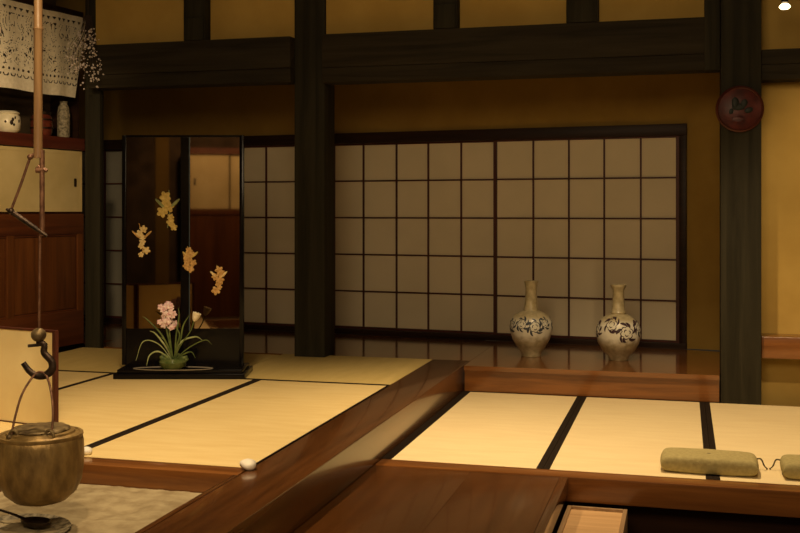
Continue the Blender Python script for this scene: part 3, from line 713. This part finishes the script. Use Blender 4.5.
# small lit lamp high at right
o = empty('spot_lamp', (.638, 7.28, 2.47)); tag(o, 'small glowing lamp hanging in front of the ochre wall at top right', 'lamp')
bm = bmesh.new(); lathe(bm, [(0, -.016), (.024, -.013), (.036, 0), (.03, .012), (.018, .022), (0, .024)], 24); obj('bulb', bm, M['lamp'], o, True)
bm = bmesh.new(); lathe(bm, [(.0, .03), (.022, .03), (.022, .07), (.006, .08), (.004, .94), (0, .94)], 16); obj('lamp_cord', bm, M['iron'], o, True)

# ------------------------------------------------------------------ rear of the room (seen only mirrored in the lacquer)
rc = empty('rear_cupboard', (-2.75, -2.69, 0)); tag(rc, 'cupboard with buff sliding doors mirrored in the black lacquer', 'cupboard')
bx('wood_front', (-.06, 1.3, 0, .35, -.62, 1.08), M['cab_z'], rc)
bx('rail', [(-.06, 1.3, 0, .37, 1.08, 1.17), (-.06, 1.3, 0, .37, 2.02, 2.12), (-.06, -.01, 0, .365, 1.17, 2.02)], M['cab_y'], rc)
d = bx('sliding_door', (.0, .60, 0, .34, 1.17, 2.02), M['door_paper'], rc); bx('finger_pull', (.06, .09, .335, .345, 1.54, 1.64), M['iron'], d)
bx('sliding_door', (.63, 1.3, 0, .33, 1.17, 2.02), M['door_paper'], rc)
o = bx('wooden_pillar', (-3.36, -3.19, .08, .25, -.62, 3.42), M['ochre']); tag(o, 'pale brown post mirrored in the left lacquer panel', 'pillar')

# ------------------------------------------------------------------ light
WARM = (1, .725, .41)
def spot(name, loc, tgt, power, size, blend=.7, rad=.08, col=WARM):
    l = bpy.data.lights.new(name, 'SPOT'); l.energy = power; l.spot_size = math.radians(size); l.spot_blend = blend; l.shadow_soft_size = rad; l.color = col
    o = bpy.data.objects.new(name, l); C.objects.link(o); o.location = loc
    o.rotation_euler = (Vector(tgt) - Vector(loc)).to_track_quat('-Z', 'Y').to_euler(); return o
spot('lamp_lower_bay', (-.35, 5.9, 3.3), (-.30, 6.6, LOW), 430, 78, .9, .06)
spot('lamp_upper_room', (-2.5, 4.6, 3.3), (-2.55, 5.0, 0), 360, 84, .9, .06)
spot('lamp_right_wall', (2.0, 5.0, 2.6), (1.5, 7.9, .9), 150, 52, .6, .05)
spot('lamp_cushions', (.6, 4.9, 3.2), (.5, 5.6, LOW), 70, 70, .9, .06)
spot('lamp_cupboards', (-3.6, 4.6, 2.9), (-5.3, 6.5, 1.4), 230, 70, .9, .1)
spot('lamp_kettle', (-1.6, 2.3, 2.9), (-3.0, 4.6, .2), 170, 60, .9, .06)
spot('rear_fill', (-2.2, -.6, 3.1), (-2.2, -2.6, 1.2), 330, 110, .9, .1)  # unseen spot, added to light the cupboard mirrored in the lacquer
def area(name, loc, tgt, power, size, col=WARM):
    l = bpy.data.lights.new(name, 'AREA'); l.energy = power; l.size = size; l.color = col
    o = bpy.data.objects.new(name, l); C.objects.link(o); o.location = loc
    o.rotation_euler = (Vector(tgt) - Vector(loc)).to_track_quat('-Z', 'Y').to_euler(); return o
area('room_fill', (-.6, .6, 3.2), (-1.5, 7.5, .8), 135, 2.0)
spot('post_fill', (-2.3, 1.8, 2.9), (-3.27, .2, 1.2), 60, 50)  # unseen spot, added to brighten the mirrored post
wd = bpy.data.worlds.new('world'); bpy.context.scene.world = wd; wd.use_nodes = True
wd.node_tree.nodes['Background'].inputs[0].default_value = (1, .7, .4, 1); wd.node_tree.nodes['Background'].inputs[1].default_value = .02

# ------------------------------------------------------------------ camera: level, with a vertical shift
cam = bpy.data.cameras.new('camera'); co = bpy.data.objects.new('camera', cam); C.objects.link(co)
co.location = (0, 0, 1.15); co.rotation_euler = (PI / 2, 0, YAW)
cam.sensor_width = 36; cam.lens = 36 * 1056 / 800; cam.shift_y = -(266.5 - 210) / 800
cam.clip_start = .05; cam.clip_end = 60
bpy.context.scene.camera = co
bpy.context.scene.view_settings.view_transform = 'Standard'
bpy.context.scene.view_settings.look = 'None'
bpy.context.scene.view_settings.exposure = 0
